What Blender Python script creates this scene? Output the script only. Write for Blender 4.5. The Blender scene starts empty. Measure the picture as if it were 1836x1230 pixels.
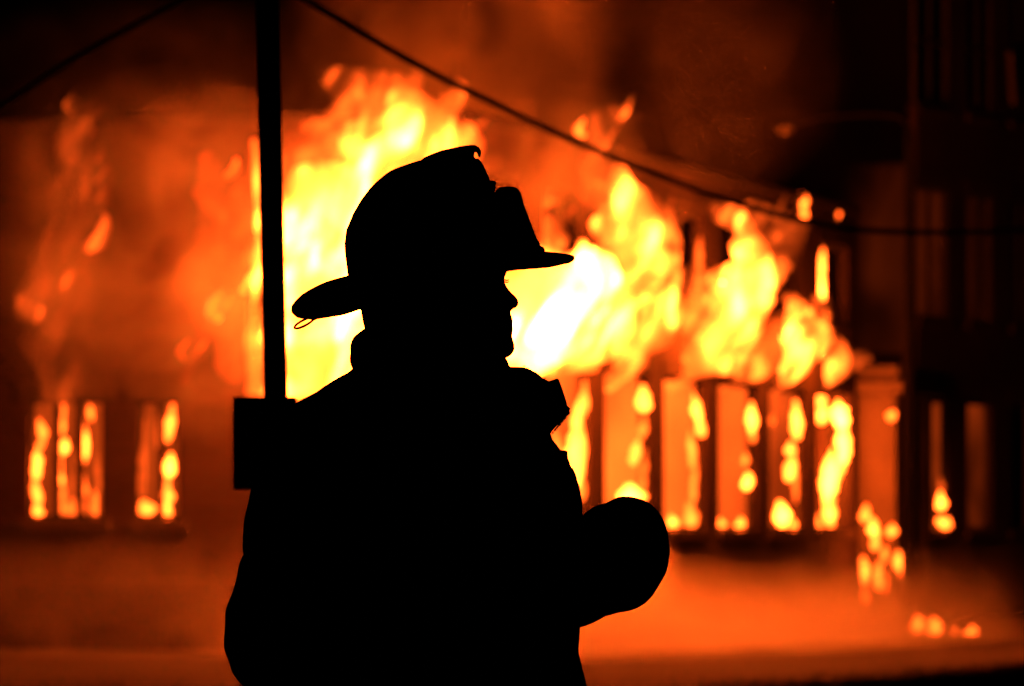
import bpy, bmesh, math, random
from mathutils import Vector, noise, Matrix

# ------------------------------------------------------------------ camera, world, exposure
SC = bpy.context.scene
COL = SC.collection
CAM_H = 1.25                      # photographer crouches a little
FPX = 10200.0                     # 200 mm lens on a 36 mm sensor, in photograph pixels
CX, HY = 918.0, 950.0             # optical axis column and horizon row of the photograph
FIG_D = 8.0                       # distance of the firefighter

cam_data = bpy.data.cameras.new('camera')
cam_data.sensor_width = 36.0
cam_data.lens = 200.0
cam_data.shift_y = (HY - 615.0) / 1836.0
cam_data.clip_start = 0.1
cam_data.clip_end = 4000.0
cam_data.dof.use_dof = True
cam_data.dof.focus_distance = FIG_D
cam_data.dof.aperture_fstop = 11.5
cam_data.dof.aperture_blades = 0
cam = bpy.data.objects.new('camera', cam_data)
COL.objects.link(cam)
cam.location = (0.0, 0.0, CAM_H)
cam.rotation_euler = (math.radians(90), 0, 0)
SC.camera = cam

world = bpy.data.worlds.new('World')
SC.world = world
world.use_nodes = True
wn = world.node_tree
sky = wn.nodes.new('ShaderNodeTexSky')
sky.sky_type = 'NISHITA'
sky.sun_disc = False
sky.sun_elevation = math.radians(-4.0)      # well into the night
sky.sun_rotation = math.radians(200.0)
wn.links.new(sky.outputs[0], wn.nodes['Background'].inputs[0])
wn.nodes['Background'].inputs[1].default_value = 0.002

SC.view_settings.view_transform = 'Standard'
SC.view_settings.look = 'None'
SC.view_settings.exposure = 0.0
SC.view_settings.gamma = 1.0
SC.view_settings.use_curve_mapping = False
SC.render.engine = 'CYCLES'
cy = SC.cycles
cy.use_denoising = True
cy.use_adaptive_sampling = True
cy.adaptive_threshold = 0.04
cy.volume_bounces = 0
cy.max_bounces = 3
cy.diffuse_bounces = 2
cy.glossy_bounces = 2
cy.transparent_max_bounces = 16
cy.sample_clamp_indirect = 3.0
cy.volume_step_rate = 2.0
cy.volume_max_steps = 256

R = random.Random(7)

# ------------------------------------------------------------------ helpers
def at(px, py, d):
    """world point seen at photograph pixel (px, py) at distance d"""
    return Vector(((px - CX) * d / FPX, d, CAM_H + (HY - py) * d / FPX))

def tag(o, label=None, cat=None, group=None, kind=None):
    if label: o['label'] = label
    if cat: o['category'] = cat
    if group: o['group'] = group
    if kind: o['kind'] = kind
    return o

def empty(name, loc=(0, 0, 0), rz=0.0):
    o = bpy.data.objects.new(name, None)
    COL.objects.link(o)
    o.location = loc
    o.rotation_euler = (0, 0, rz)
    return o

def link_mesh(name, me, mat, parent=None, smooth=True):
    o = bpy.data.objects.new(name, me)
    COL.objects.link(o)
    if mat: 
        me.materials.clear(); me.materials.append(mat)
    if smooth:
        me.polygons.foreach_set('use_smooth', [True] * len(me.polygons))
    if parent:
        o.parent = parent
        o.matrix_parent_inverse = Matrix.Translation(parent.location).inverted() if parent.rotation_euler.z == 0 else \
            (Matrix.Translation(parent.location) @ Matrix.Rotation(parent.rotation_euler.z, 4, 'Z')).inverted()
    return o

def from_bm(name, bm, mat, parent=None, smooth=True):
    bmesh.ops.recalc_face_normals(bm, faces=bm.faces)
    me = bpy.data.meshes.new(name)
    bm.to_mesh(me); bm.free()
    return link_mesh(name, me, mat, parent, smooth)

def add_box(bm, lo, hi, bevel=0.0, basis=None):
    """axis box lo..hi; basis = (origin, ex, ey, ez) makes it oriented"""
    vs = []
    for z in (lo[2], hi[2]):
        for x, y in ((lo[0], lo[1]), (hi[0], lo[1]), (hi[0], hi[1]), (lo[0], hi[1])):
            p = Vector((x, y, z))
            if basis:
                o, ex, ey, ez = basis
                p = o + ex * x + ey * y + ez * z
            vs.append(bm.verts.new(p))
    f = [(0, 3, 2, 1), (4, 5, 6, 7), (0, 1, 5, 4), (1, 2, 6, 5), (2, 3, 7, 6), (3, 0, 4, 7)]
    faces = [bm.faces.new([vs[i] for i in q]) for q in f]
    if bevel > 0:
        edges = list({e for fc in faces for e in fc.edges})
        bmesh.ops.bevel(bm, geom=edges, offset=bevel, segments=2, affect='EDGES', profile=0.5)

def catmull(pts, n):
    """pts = list of tuples (any length); returns n samples"""
    out = []
    m = len(pts)
    for i in range(n):
        t = i / (n - 1) * (m - 1)
        k = min(int(t), m - 2); u = t - k
        p0, p1, p2, p3 = pts[max(k - 1, 0)], pts[k], pts[k + 1], pts[min(k + 2, m - 1)]
        out.append(tuple(0.5 * (2 * b + (c - a) * u + (2 * a - 5 * b + 4 * c - e) * u * u + (-a + 3 * b - 3 * c + e) * u ** 3)
                         for a, b, c, e in zip(p0, p1, p2, p3)))
    return out

def add_tube(bm, pts, n=None, seg=12, squash=1.0, rough=0.0, freq=1.0, seed=0):
    """pts: (x, y, z, r). A closed tapered tube along the points."""
    rows = catmull(pts, n) if n else pts
    P = [Vector(r[:3]) for r in rows]
    rings = []
    up = None
    for i, p in enumerate(P):
        t = (P[min(i + 1, len(P) - 1)] - P[max(i - 1, 0)])
        if t.length < 1e-9: t = Vector((0, 0, 1))
        t.normalize()
        if up is None:
            up = t.orthogonal().normalized()
        up = (up - t * up.dot(t))
        up = up.normalized() if up.length > 1e-6 else t.orthogonal().normalized()
        side = t.cross(up)
        r = max(rows[i][3], 1e-4)
        ring = []
        for k in range(seg):
            a = 2 * math.pi * k / seg
            d = up * math.cos(a) + side * math.sin(a)
            rr = r
            if rough:
                q = (p + d * r) * freq + Vector((seed * 7.1, seed * 3.3, seed * 1.7))
                rr = r * (1 + rough * noise.fractal(q, 1.0, 2.0, 3))
            ring.append(bm.verts.new(p + d * rr))
        rings.append(ring)
    for a, b in zip(rings, rings[1:]):
        for k in range(seg):
            bm.faces.new((a[k], a[(k + 1) % seg], b[(k + 1) % seg], b[k]))
    for ring, p, s in ((rings[0], P[0], -1), (rings[-1], P[-1], 1)):
        c = bm.verts.new(p + (P[1] - P[0] if s < 0 else P[-1] - P[-2]).normalized() * 0.4 * s * max(rows[0 if s < 0 else -1][3], 1e-4))
        for k in range(seg):
            bm.faces.new((ring[k], ring[(k + 1) % seg], c))

def add_loft(bm, rows, seg=40, power=2.0):
    """rows: (z, x_left, x_right, half_depth, y_centre[, power]) stacked; closed at both ends"""
    rings = []
    for r in rows:
        z, xl, xr, hy, yc = r[:5]
        pw = r[5] if len(r) > 5 else power
        cx, hx = (xl + xr) / 2, (xr - xl) / 2
        ring = []
        for k in range(seg):
            a = 2 * math.pi * k / seg
            c, s = math.cos(a), math.sin(a)
            x = cx + hx * math.copysign(abs(c) ** (2 / pw), c)
            y = yc + hy * math.copysign(abs(s) ** (2 / pw), s)
            ring.append(bm.verts.new((x, y, z)))
        rings.append(ring)
    for a, b in zip(rings, rings[1:]):
        for k in range(seg):
            bm.faces.new((a[k], a[(k + 1) % seg], b[(k + 1) % seg], b[k]))
    bm.faces.new(rings[0]); bm.faces.new(rings[-1])
    return rings

def add_ball(bm, c, r, u=20, v=14, rot=None):
    m = Matrix.Translation(c)
    if rot: m = m @ rot
    m = m @ Matrix.Diagonal((r[0], r[1], r[2], 1))
    bmesh.ops.create_uvsphere(bm, u_segments=u, v_segments=v, radius=1.0, matrix=m)

def remeshed(name, bm, mat, parent, voxel, smooth_iter=6, factor=0.5, wrinkle=None):
    """union of everything in bm as ONE continuous skin"""
    bmesh.ops.recalc_face_normals(bm, faces=bm.faces)
    me = bpy.data.meshes.new(name + '_raw')
    bm.to_mesh(me); bm.free()
    tmp = bpy.data.objects.new(name + '_raw', me)
    COL.objects.link(tmp)
    md = tmp.modifiers.new('r', 'REMESH'); md.mode = 'VOXEL'; md.voxel_size = voxel; md.use_smooth_shade = True
    if smooth_iter:
        ms = tmp.modifiers.new('s', 'SMOOTH'); ms.iterations = smooth_iter; ms.factor = factor
    dg = bpy.context.evaluated_depsgraph_get()
    new = bpy.data.meshes.new_from_object(tmp.evaluated_get(dg))
    bpy.data.objects.remove(tmp); bpy.data.meshes.remove(me)
    new.name = name
    if wrinkle:
        amp, fr = wrinkle
        nrm = [v.normal.copy() for v in new.vertices]
        for v, nv in zip(new.vertices, nrm):
            q = Vector((v.co.x * fr, v.co.y * fr, v.co.z * fr * 1.6))
            v.co += nv * (amp * noise.fractal(q, 1.0, 2.0, 3))
    return link_mesh(name, new, mat, parent)

# ------------------------------------------------------------------ materials
def mat_surface(name, col, rough=0.7, var=0.25, scale=6.0, bump=0.3, bscale=30.0, metallic=0.0, spec=0.3):
    m = bpy.data.materials.new(name); m.use_nodes = True
    nt = m.node_tree; N = nt.nodes; L = nt.links
    b = N['Principled BSDF']
    tc = N.new('ShaderNodeTexCoord')
    n1 = N.new('ShaderNodeTexNoise'); n1.inputs['Scale'].default_value = scale; n1.inputs['Detail'].default_value = 5
    L.new(tc.outputs['Object'], n1.inputs['Vector'])
    rmp = N.new('ShaderNodeValToRGB')
    rmp.color_ramp.elements[0].color = (*[c * (1 - var) for c in col], 1)
    rmp.color_ramp.elements[1].color = (*[min(1, c * (1 + var)) for c in col], 1)
    rmp.color_ramp.elements[0].position = 0.3; rmp.color_ramp.elements[1].position = 0.7
    L.new(n1.outputs['Fac'], rmp.inputs['Fac']); L.new(rmp.outputs['Color'], b.inputs['Base Color'])
    b.inputs['Roughness'].default_value = rough
    b.inputs['Metallic'].default_value = metallic
    b.inputs['Specular IOR Level'].default_value = spec
    if bump:
        n2 = N.new('ShaderNodeTexNoise'); n2.inputs['Scale'].default_value = bscale; n2.inputs['Detail'].default_value = 3
        L.new(tc.outputs['Object'], n2.inputs['Vector'])
        bp = N.new('ShaderNodeBump'); bp.inputs['Strength'].default_value = bump; bp.inputs['Distance'].default_value = 0.02
        L.new(n2.outputs['Fac'], bp.inputs['Height']); L.new(bp.outputs['Normal'], b.inputs['Normal'])
    return m

def mat_brick(name, c1, c2, mortar):
    m = bpy.data.materials.new(name); m.use_nodes = True
    nt = m.node_tree; N = nt.nodes; L = nt.links
    b = N['Principled BSDF']
    tc = N.new('ShaderNodeTexCoord')
    sep = N.new('ShaderNodeSeparateXYZ'); L.new(tc.outputs['Object'], sep.inputs[0])
    ad = N.new('ShaderNodeMath'); ad.operation = 'ADD'
    L.new(sep.outputs[0], ad.inputs[0]); L.new(sep.outputs[1], ad.inputs[1])
    cmb = N.new('ShaderNodeCombineXYZ'); L.new(ad.outputs[0], cmb.inputs[0]); L.new(sep.outputs[2], cmb.inputs[1])
    br = N.new('ShaderNodeTexBrick'); L.new(cmb.outputs[0], br.inputs['Vector'])
    br.inputs['Color1'].default_value = (*c1, 1); br.inputs['Color2'].default_value = (*c2, 1); br.inputs['Mortar'].default_value = (*mortar, 1)
    br.inputs['Scale'].default_value = 1.0; br.inputs['Mortar Size'].default_value = 0.01
    br.inputs['Brick Width'].default_value = 0.225; br.inputs['Row Height'].default_value = 0.075
    n1 = N.new('ShaderNodeTexNoise'); n1.inputs['Scale'].default_value = 0.9; n1.inputs['Detail'].default_value = 6
    L.new(tc.outputs['Object'], n1.inputs['Vector'])
    mx = N.new('ShaderNodeMix'); mx.data_type = 'RGBA'; mx.blend_type = 'MULTIPLY'; mx.inputs[0].default_value = 0.6
    L.new(br.outputs['Color'], mx.inputs[6]); L.new(n1.outputs['Fac'], mx.inputs[7])
    L.new(mx.outputs[2], b.inputs['Base Color'])
    b.inputs['Roughness'].default_value = 0.9
    bp = N.new('ShaderNodeBump'); bp.inputs['Strength'].default_value = 0.5; bp.inputs['Distance'].default_value = 0.01; bp.invert = True
    L.new(br.outputs['Fac'], bp.inputs['Height']); L.new(bp.outputs['Normal'], b.inputs['Normal'])
    return m

FIRE = (1.0, 0.093, 0.0075)        # chromaticity of the flames, linear

def mat_fire(name, strength, lo=0.42, hi=0.72, scale=1.5, stretch=0.55, power=2.0, floor=0.03, step=1.0, wave=0.6, lean=0.0, detail=2.5):
    """glowing gas: a volume that only emits; turbulence is in the gas itself. obj.color[0] scales it."""
    m = bpy.data.materials.new(name); m.use_nodes = True
    nt = m.node_tree; N = nt.nodes; L = nt.links
    N.remove(N['Principled BSDF'])
    out = N['Material Output']
    em = N.new('ShaderNodeEmission'); em.inputs['Color'].default_value = (*FIRE, 1)
    L.new(em.outputs[0], out.inputs['Volume'])
    oi = N.new('ShaderNodeObjectInfo')
    sp = N.new('ShaderNodeSeparateColor'); L.new(oi.outputs['Color'], sp.inputs[0])
    mul = N.new('ShaderNodeMath'); mul.operation = 'MULTIPLY'; mul.inputs[1].default_value = strength
    L.new(sp.outputs[0], mul.inputs[0])
    if scale == 'surface':
        L.new(em.outputs[0], out.inputs['Surface'])
        for l in list(out.inputs['Volume'].links): L.remove(l)
        L.new(mul.outputs[0], em.inputs['Strength'])
        return m
    if scale is None:
        L.new(mul.outputs[0], em.inputs['Strength'])
        return m
    tc = N.new('ShaderNodeTexCoord')
    mp = N.new('ShaderNodeMapping'); mp.inputs['Scale'].default_value = (1, 0.45, stretch)
    rt = N.new('ShaderNodeMapping'); rt.inputs['Rotation'].default_value = (0, lean, 0)      # the gas streams along a leaning axis
    L.new(tc.outputs['Object'], rt.inputs['Vector']); L.new(rt.outputs[0], mp.inputs['Vector'])
    n1 = N.new('ShaderNodeTexNoise'); n1.inputs['Scale'].default_value = scale; n1.inputs['Detail'].default_value = detail
    n1.inputs['Distortion'].default_value = wave
    L.new(mp.outputs[0], n1.inputs['Vector'])
    mr = N.new('ShaderNodeMapRange'); mr.inputs[1].default_value = lo; mr.inputs[2].default_value = hi
    L.new(n1.outputs['Fac'], mr.inputs[0])
    pw = N.new('ShaderNodeMath'); pw.operation = 'POWER'; pw.inputs[1].default_value = power; L.new(mr.outputs[0], pw.inputs[0])
    ad = N.new('ShaderNodeMath'); ad.operation = 'ADD'; ad.inputs[1].default_value = floor; L.new(pw.outputs[0], ad.inputs[0])
    m2 = N.new('ShaderNodeMath'); m2.operation = 'MULTIPLY'
    L.new(ad.outputs[0], m2.inputs[0]); L.new(mul.outputs[0], m2.inputs[1]); L.new(m2.outputs[0], em.inputs['Strength'])
    try: m.cycles.volume_step_rate = step
    except Exception: pass
    return m

def mat_smoke(name, kind, density, albedo=(0.75, 0.72, 0.7), aniso=0.2, nscale=1.3):
    """scattering smoke. 'cloud': fades to nothing at the skin of its ellipsoid; 'low': thins out with height above the ground"""
    m = bpy.data.materials.new(name); m.use_nodes = True
    nt = m.node_tree; N = nt.nodes; L = nt.links
    N.remove(N['Principled BSDF'])
    pv = N.new('ShaderNodeVolumePrincipled')
    pv.inputs['Color'].default_value = (*albedo, 1)
    pv.inputs['Anisotropy'].default_value = aniso
    L.new(pv.outputs[0], N['Material Output'].inputs['Volume'])
    def math_(op, a, b=None, clamp=False):
        n = N.new('ShaderNodeMath'); n.operation = op; n.use_clamp = clamp
        for i, v in enumerate((a, b)):
            if v is None: continue
            if isinstance(v, (int, float)): n.inputs[i].default_value = v
            else: L.new(v, n.inputs[i])
        return n.outputs[0]
    tc = N.new('ShaderNodeTexCoord')
    geo = N.new('ShaderNodeNewGeometry')
    n1 = N.new('ShaderNodeTexNoise'); n1.inputs['Scale'].default_value = nscale; n1.inputs['Detail'].default_value = 2
    n1.inputs['Distortion'].default_value = 0.9
    L.new(geo.outputs['Position'], n1.inputs['Vector'])
    mr = N.new('ShaderNodeMapRange'); mr.inputs[1].default_value = 0.38; mr.inputs[2].default_value = 0.68
    mr.inputs[3].default_value = 0.12; mr.inputs[4].default_value = 1.7
    L.new(n1.outputs['Fac'], mr.inputs[0])
    if kind == 'cloud':
        ln = N.new('ShaderNodeVectorMath'); ln.operation = 'LENGTH'; L.new(tc.outputs['Object'], ln.inputs[0])
        fall = math_('SUBTRACT', 1.0, math_('MULTIPLY', ln.outputs['Value'], ln.outputs['Value']), True)
        fall = math_('POWER', fall, 1.4)
        oi = N.new('ShaderNodeObjectInfo'); sp = N.new('ShaderNodeSeparateColor'); L.new(oi.outputs['Color'], sp.inputs[0])
        dens = math_('MULTIPLY', math_('MULTIPLY', fall, sp.outputs[0]), density)
    else:
        sx = N.new('ShaderNodeSeparateXYZ'); L.new(geo.outputs['Position'], sx.inputs[0])
        n2 = N.new('ShaderNodeTexNoise'); n2.inputs['Scale'].default_value = 0.75; n2.inputs['Detail'].default_value = 3; n2.inputs['Distortion'].default_value = 0.6
        fl = N.new('ShaderNodeVectorMath'); fl.operation = 'MULTIPLY'; fl.inputs[1].default_value = (1, 0.5, 0.35); L.new(geo.outputs['Position'], fl.inputs[0]); L.new(fl.outputs[0], n2.inputs['Vector'])
        topz = math_('ADD', -0.35, math_('MULTIPLY', n2.outputs['Fac'], 2.7))      # uneven top of the bank
        up = math_('POWER', math_('SUBTRACT', 1.0, math_('DIVIDE', sx.outputs[2], math_('MAXIMUM', topz, 0.15)), True), 1.5)
        # the bank lies round the foot of the front and thins out to all sides
        cx_ = math_('MULTIPLY', math_('SUBTRACT', sx.outputs[0], 1.3), 1 / 4.6)
        cy_ = math_('MULTIPLY', math_('SUBTRACT', sx.outputs[1], math_('ADD', 55.5, math_('MULTIPLY', math_('MAXIMUM', sx.outputs[0], 0.0), 1.5))), 1 / 6.0)
        rr = math_('ADD', math_('MULTIPLY', cx_, cx_), math_('MULTIPLY', cy_, cy_))
        side = math_('SUBTRACT', 1.0, rr, True)
        dens = math_('MULTIPLY', math_('MULTIPLY', up, side), density)
    dens = math_('MULTIPLY', dens, mr.outputs[0])
    L.new(dens, pv.inputs['Density'])
    return m

M = {
    'asphalt': mat_surface('asphalt', (0.05, 0.05, 0.05), 0.85, 0.3, 0.7, 0.4, 25),
    'soil': mat_surface('soil', (0.04, 0.034, 0.026), 0.95, 0.3, 1.5, 0.6, 14),
    'grass': mat_surface('grass_blades', (0.05, 0.07, 0.025), 0.8, 0.3, 3, 0),
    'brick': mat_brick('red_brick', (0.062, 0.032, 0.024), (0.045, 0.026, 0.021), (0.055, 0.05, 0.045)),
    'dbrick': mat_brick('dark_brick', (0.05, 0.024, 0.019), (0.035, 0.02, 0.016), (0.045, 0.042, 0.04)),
    'sootstone': mat_surface('soot_blackened_stone', (0.05, 0.04, 0.034), 0.9, 0.4, 1.2, 0.3, 12),
    'stone': mat_surface('soot_stained_limestone', (0.11, 0.097, 0.08), 0.85, 0.15, 2.0, 0.3, 12),
    'char': mat_surface('charred_wood', (0.03, 0.025, 0.022), 0.9, 0.4, 9, 0.5, 40),
    'plaster': mat_surface('sooty_plaster', (0.18, 0.15, 0.13), 0.95, 0.4, 0.8, 0.2, 8),
    'metal': mat_surface('weathered_steel', (0.07, 0.07, 0.07), 0.55, 0.2, 9, 0.1, 60, metallic=0.6),
    'paint': mat_surface('dark_painted_steel', (0.05, 0.05, 0.05), 0.5, 0.15, 9, 0.1, 60),
    'rubber': mat_surface('black_rubber', (0.02, 0.02, 0.02), 0.6, 0.2, 9, 0.1, 60),
    'coat': mat_surface('turnout_cloth', (0.045, 0.04, 0.033), 0.95, 0.2, 20, 0.35, 420, spec=0.15),
    'matte': mat_surface('matte_black_steel', (0.012, 0.012, 0.012), 0.9, 0.2, 9, 0.0, spec=0.0),
    'leather': mat_surface('black_leather', (0.02, 0.019, 0.018), 0.45, 0.3, 22, 0.35, 160, spec=0.4),
    'helmet': mat_surface('scuffed_black_composite', (0.025, 0.024, 0.023), 0.38, 0.4, 25, 0.25, 120, spec=0.5),
    'skin': mat_surface('skin', (0.45, 0.29, 0.22), 0.55, 0.1, 30, 0.1, 300),
    'hood': mat_surface('knit_hood', (0.05, 0.045, 0.04), 0.95, 0.2, 30, 0.4, 600, spec=0.1),
    'brass': mat_surface('brass', (0.35, 0.25, 0.09), 0.35, 0.2, 20, 0.1, 90, metallic=1.0),
    'eye': mat_surface('eye_white', (0.7, 0.68, 0.65), 0.2, 0.05, 20, 0),
    'glass': mat_surface('window_glass', (0.02, 0.02, 0.022), 0.12, 0.2, 4, 0.05, 2, spec=0.6),
    'lens': mat_surface('lamp_lens', (0.13, 0.12, 0.10), 0.3, 0.1, 20, 0.1, 40),
    'reflective': mat_surface('reflective_tape', (0.45, 0.45, 0.20), 0.5, 0.15, 20, 0.1, 200),
    'fire': mat_fire('flame_gas', 700.0, lo=0.40, hi=0.80, scale=2.6, stretch=0.42, wave=1.2, floor=0.018, power=2.7, lean=-0.45, detail=3.0),
    'fire_soft': mat_fire('thin_flame_gas', 10.0, lo=0.38, hi=0.74, scale=2.4, stretch=0.45, wave=1.2, power=1.5, floor=0.07, lean=-0.25, detail=3.0),
    'fire_small': mat_fire('small_flame_gas', 110.0, scale=None),
    'glow_room': mat_fire('room_glow_gas', 0.75, lo=0.36, hi=0.72, scale=1.1, stretch=0.5, power=1.6, floor=0.06),
    'smoke': mat_smoke('smoke', 'cloud', 1.0),
    'steam': mat_smoke('steam', 'low', 1.0, (0.9, 0.9, 0.9), 0.1, 0.9),
}

def fire_light(parent, p, power, radius=0.25):
    ld = bpy.data.lights.new('fire_glow', 'POINT')
    ld.energy = power * 0.62; ld.color = (1.0, 0.085, 0.004); ld.shadow_soft_size = radius
    o = bpy.data.objects.new('fire_glow', ld)
    COL.objects.link(o); o.location = p
    if parent:
        o.parent = parent; o.matrix_parent_inverse = Matrix.Translation(parent.location).inverted()
    return o

# ------------------------------------------------------------------ the ground
bm = bmesh.new()
bmesh.ops.create_grid(bm, x_segments=40, y_segments=40, size=900)
tag(from_bm('ground', bm, M['asphalt'], smooth=False), kind='structure')

bm = bmesh.new()                                   # forecourt of trampled soil and ash round the building
nx, ny = 60, 60
vv = [[None] * (ny + 1) for _ in range(nx + 1)]
for i in range(nx + 1):
    for j in range(ny + 1):
        x = -16 + 34 * i / nx; y = 46 + 44 * j / ny
        edge = min(i, nx - i, j, ny - j)
        z = 0.004 if edge == 0 else 0.006 + 0.03 * (0.5 + 0.5 * noise.fractal(Vector((x * 0.6, y * 0.6, 0)), 1, 2, 3))
        vv[i][j] = bm.verts.new((x, y, z))
for i in range(nx):
    for j in range(ny):
        bm.faces.new((vv[i][j], vv[i + 1][j], vv[i + 1][j + 1], vv[i][j + 1]))
tag(from_bm('forecourt', bm, M['soil']), kind='structure')

VERGE_D = 38.0
def verge_top(x):
    px = CX + x * FPX / VERGE_D
    t = max(0.0, min(1.0, (px - 1150) / 680))
    y = 1236 - 48 * t ** 1.15
    return CAM_H - (y - HY) * VERGE_D / FPX + 0.012 * noise.noise(Vector((x * 2.2, 3.3, 0)))
bm = bmesh.new()
rows = []
for i in range(121):
    x = -9 + 18 * i / 120
    h = verge_top(x)
    col = []
    for j in range(15):
        t = j / 14 * 2 - 1
        y = VERGE_D + 1.6 * t
        z = h * (math.cos(math.pi * t) * 0.5 + 0.5) ** 0.8 - 0.01
        col.append(bm.verts.new((x, y, z + 0.012 * noise.noise(Vector((x * 5, y * 5, 1))))))
    rows.append(col)
for a, b in zip(rows, rows[1:]):
    for j in range(14):
        bm.faces.new((a[j], b[j], b[j + 1], a[j + 1]))
tag(from_bm('grass_verge', bm, M['soil']), kind='structure')
bm = bmesh.new()
for _ in range(5200):
    x = R.uniform(-8.5, 8.5); t = R.gauss(0, 0.38)
    if abs(t) > 0.95: continue
    y = VERGE_D + 1.6 * t
    z = verge_top(x) * (math.cos(math.pi * t) * 0.5 + 0.5) ** 0.8 - 0.02
    h = R.uniform(0.03, 0.07) * (1.9 if R.random() < 0.05 else 1)
    a = R.uniform(0, 6.28); w = 0.004
    bx, by = math.cos(a) * w, math.sin(a) * w
    lx, ly = R.uniform(-0.4, 0.4) * h, R.uniform(-0.4, 0.4) * h
    v = [bm.verts.new(p) for p in ((x - bx, y - by, z), (x + bx, y + by, z), (x + bx * 0.7 + lx * 0.4, y + by * 0.7 + ly * 0.4, z + h * 0.6),
                                   (x + lx, y + ly, z + h), (x - bx * 0.7 + lx * 0.4, y - by * 0.7 + ly * 0.4, z + h * 0.6))]
    bm.faces.new(v)
tag(from_bm('grass', bm, M['grass'], smooth=False), 'short rough grass on the dark verge', 'grass', kind='stuff')

# ------------------------------------------------------------------ the burning building
FU = Vector((0.2777, 0.9607, 0)).normalized()           # along the long front, away from the camera
FN = Vector((0.9607, -0.2777, 0)).normalized()          # out of the long front
F0 = Vector((1.03, 63.0, 0))                            # left jamb of a ground floor window
UP = Vector((0, 0, 1))
S_CORNER, S_END = -5.6, 12.75
SILL, HEAD = 1.25, 3.02
SILL2, HEAD2 = 3.95, 4.95
TOP = 5.42
CORNER = F0 + FU * S_CORNER
EU = -FN                                                # along the end wall, to the left
EN = -FU                                                # out of the end wall, to the camera
E_LEN = 11.0

def wall(name, o, u, n, length, top, openings, thick, mat, parent):
    """a wall with real openings and reveals"""
    ss = sorted({0.0, length, *[a for op in openings for a in op[:2]]})
    zs = sorted({0.0, top, *[a for op in openings for a in op[2:4]]})
    def solid(i, j):
        if i < 0 or j < 0 or i >= len(ss) - 1 or j >= len(zs) - 1: return False
        s, z = (ss[i] + ss[i + 1]) / 2, (zs[j] + zs[j + 1]) / 2
        return not any(a < s < b and c < z < d for a, b, c, d in openings)
    bm = bmesh.new(); cache = {}
    def V(s, z, k):
        key = (s, z, k)
        if key not in cache: cache[key] = bm.verts.new(o + u * s + UP * z - n * (thick * k))
        return cache[key]
    for i in range(len(ss) - 1):
        for j in range(len(zs) - 1):
            if not solid(i, j): continue
            a, b, c, d = ss[i], ss[i + 1], zs[j], zs[j + 1]
            for k in (0, 1):
                bm.faces.new((V(a, c, k), V(b, c, k), V(b, d, k), V(a, d, k)))
            if not solid(i - 1, j): bm.faces.new((V(a, c, 0), V(a, d, 0), V(a, d, 1), V(a, c, 1)))
            if not solid(i + 1, j): bm.faces.new((V(b, c, 0), V(b, d, 0), V(b, d, 1), V(b, c, 1)))
            if not solid(i, j - 1): bm.faces.new((V(a, c, 0), V(b, c, 0), V(b, c, 1), V(a, c, 1)))
            if not solid(i, j + 1): bm.faces.new((V(a, d, 0), V(b, d, 0), V(b, d, 1), V(a, d, 1)))
    return from_bm(name, bm, mat, parent, smooth=False)

def window(o, u, n, op, parent, mullions=0, transom=None, thick=0.32, panes=None, frame_mat='char', set_back=0.05, stone='sootstone'):
    """frame (> mullion, transom, pane), sill and lintel in one opening"""
    a, b, c, d = op
    fr = 0.04
    def bar(bm, s0, s1, z0, z1, n0, n1, bev=0.004):
        add_box(bm, (s0, n0, z0), (s1, n1, z1), bev, (o, u, -n, UP))
    w = empty('window', o + u * ((a + b) / 2) + UP * c)
    w.parent = parent; w.matrix_parent_inverse = Matrix.Translation(parent.location).inverted()
    loc = o + u * ((a + b) / 2) + UP * c
    def child(name, bm, mat):
        bmesh.ops.recalc_face_normals(bm, faces=bm.faces)
        me = bpy.data.meshes.new(name); bm.to_mesh(me); bm.free()
        me.materials.append(mat)
        ob = bpy.data.objects.new(name, me); COL.objects.link(ob)
        ob.parent = w; ob.matrix_parent_inverse = Matrix.Translation(loc).inverted()
        return ob
    bm = bmesh.new(); sb = set_back
    g = 0.003
    bar(bm, a + g, a + fr, c + g, d - g, sb, sb + 0.07); bar(bm, b - fr, b - g, c + g, d - g, sb, sb + 0.07)
    bar(bm, a + fr, b - fr, c + g, c + fr, sb + 0.002, sb + 0.068); bar(bm, a + fr, b - fr, d - fr, d - g, sb + 0.002, sb + 0.068)
    child('frame', bm, M[frame_mat])
    xs = [a + fr + (b - a - 2 * fr) * (k + 1) / (mullions + 1) for k in range(mullions)]
    for x in xs:
        bm = bmesh.new(); bar(bm, x - 0.035, x + 0.035, c + fr, d - fr, sb + 0.004, sb + 0.066); child('mullion', bm, M[frame_mat])
    if transom:
        bm = bmesh.new(); bar(bm, a + fr, b - fr, transom - 0.03, transom + 0.03, sb + 0.008, sb + 0.06); child('transom', bm, M[frame_mat])
    if panes:
        edges = [a + fr] + xs + [b - fr]
        for s0, s1 in zip(edges, edges[1:]):
            bm = bmesh.new(); bar(bm, s0 + 0.01, s1 - 0.01, c + fr, d - fr, sb + 0.03, sb + 0.036, 0); child('pane', bm, M['glass'])
    bm = bmesh.new(); bar(bm, a - 0.08, b + 0.08, c - 0.12, c - 0.002, -0.06, 0.12, 0.01); child('sill', bm, M[stone])
    bm = bmesh.new(); bar(bm, a - 0.12, b + 0.12, d + 0.002, d + 0.2, -0.015, 0.05, 0.006); child('lintel', bm, M[stone])
    return w

bld = empty('burning_building', CORNER)
tag(bld, 'two storey brick building on fire with flames out of its windows', 'building')
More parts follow.
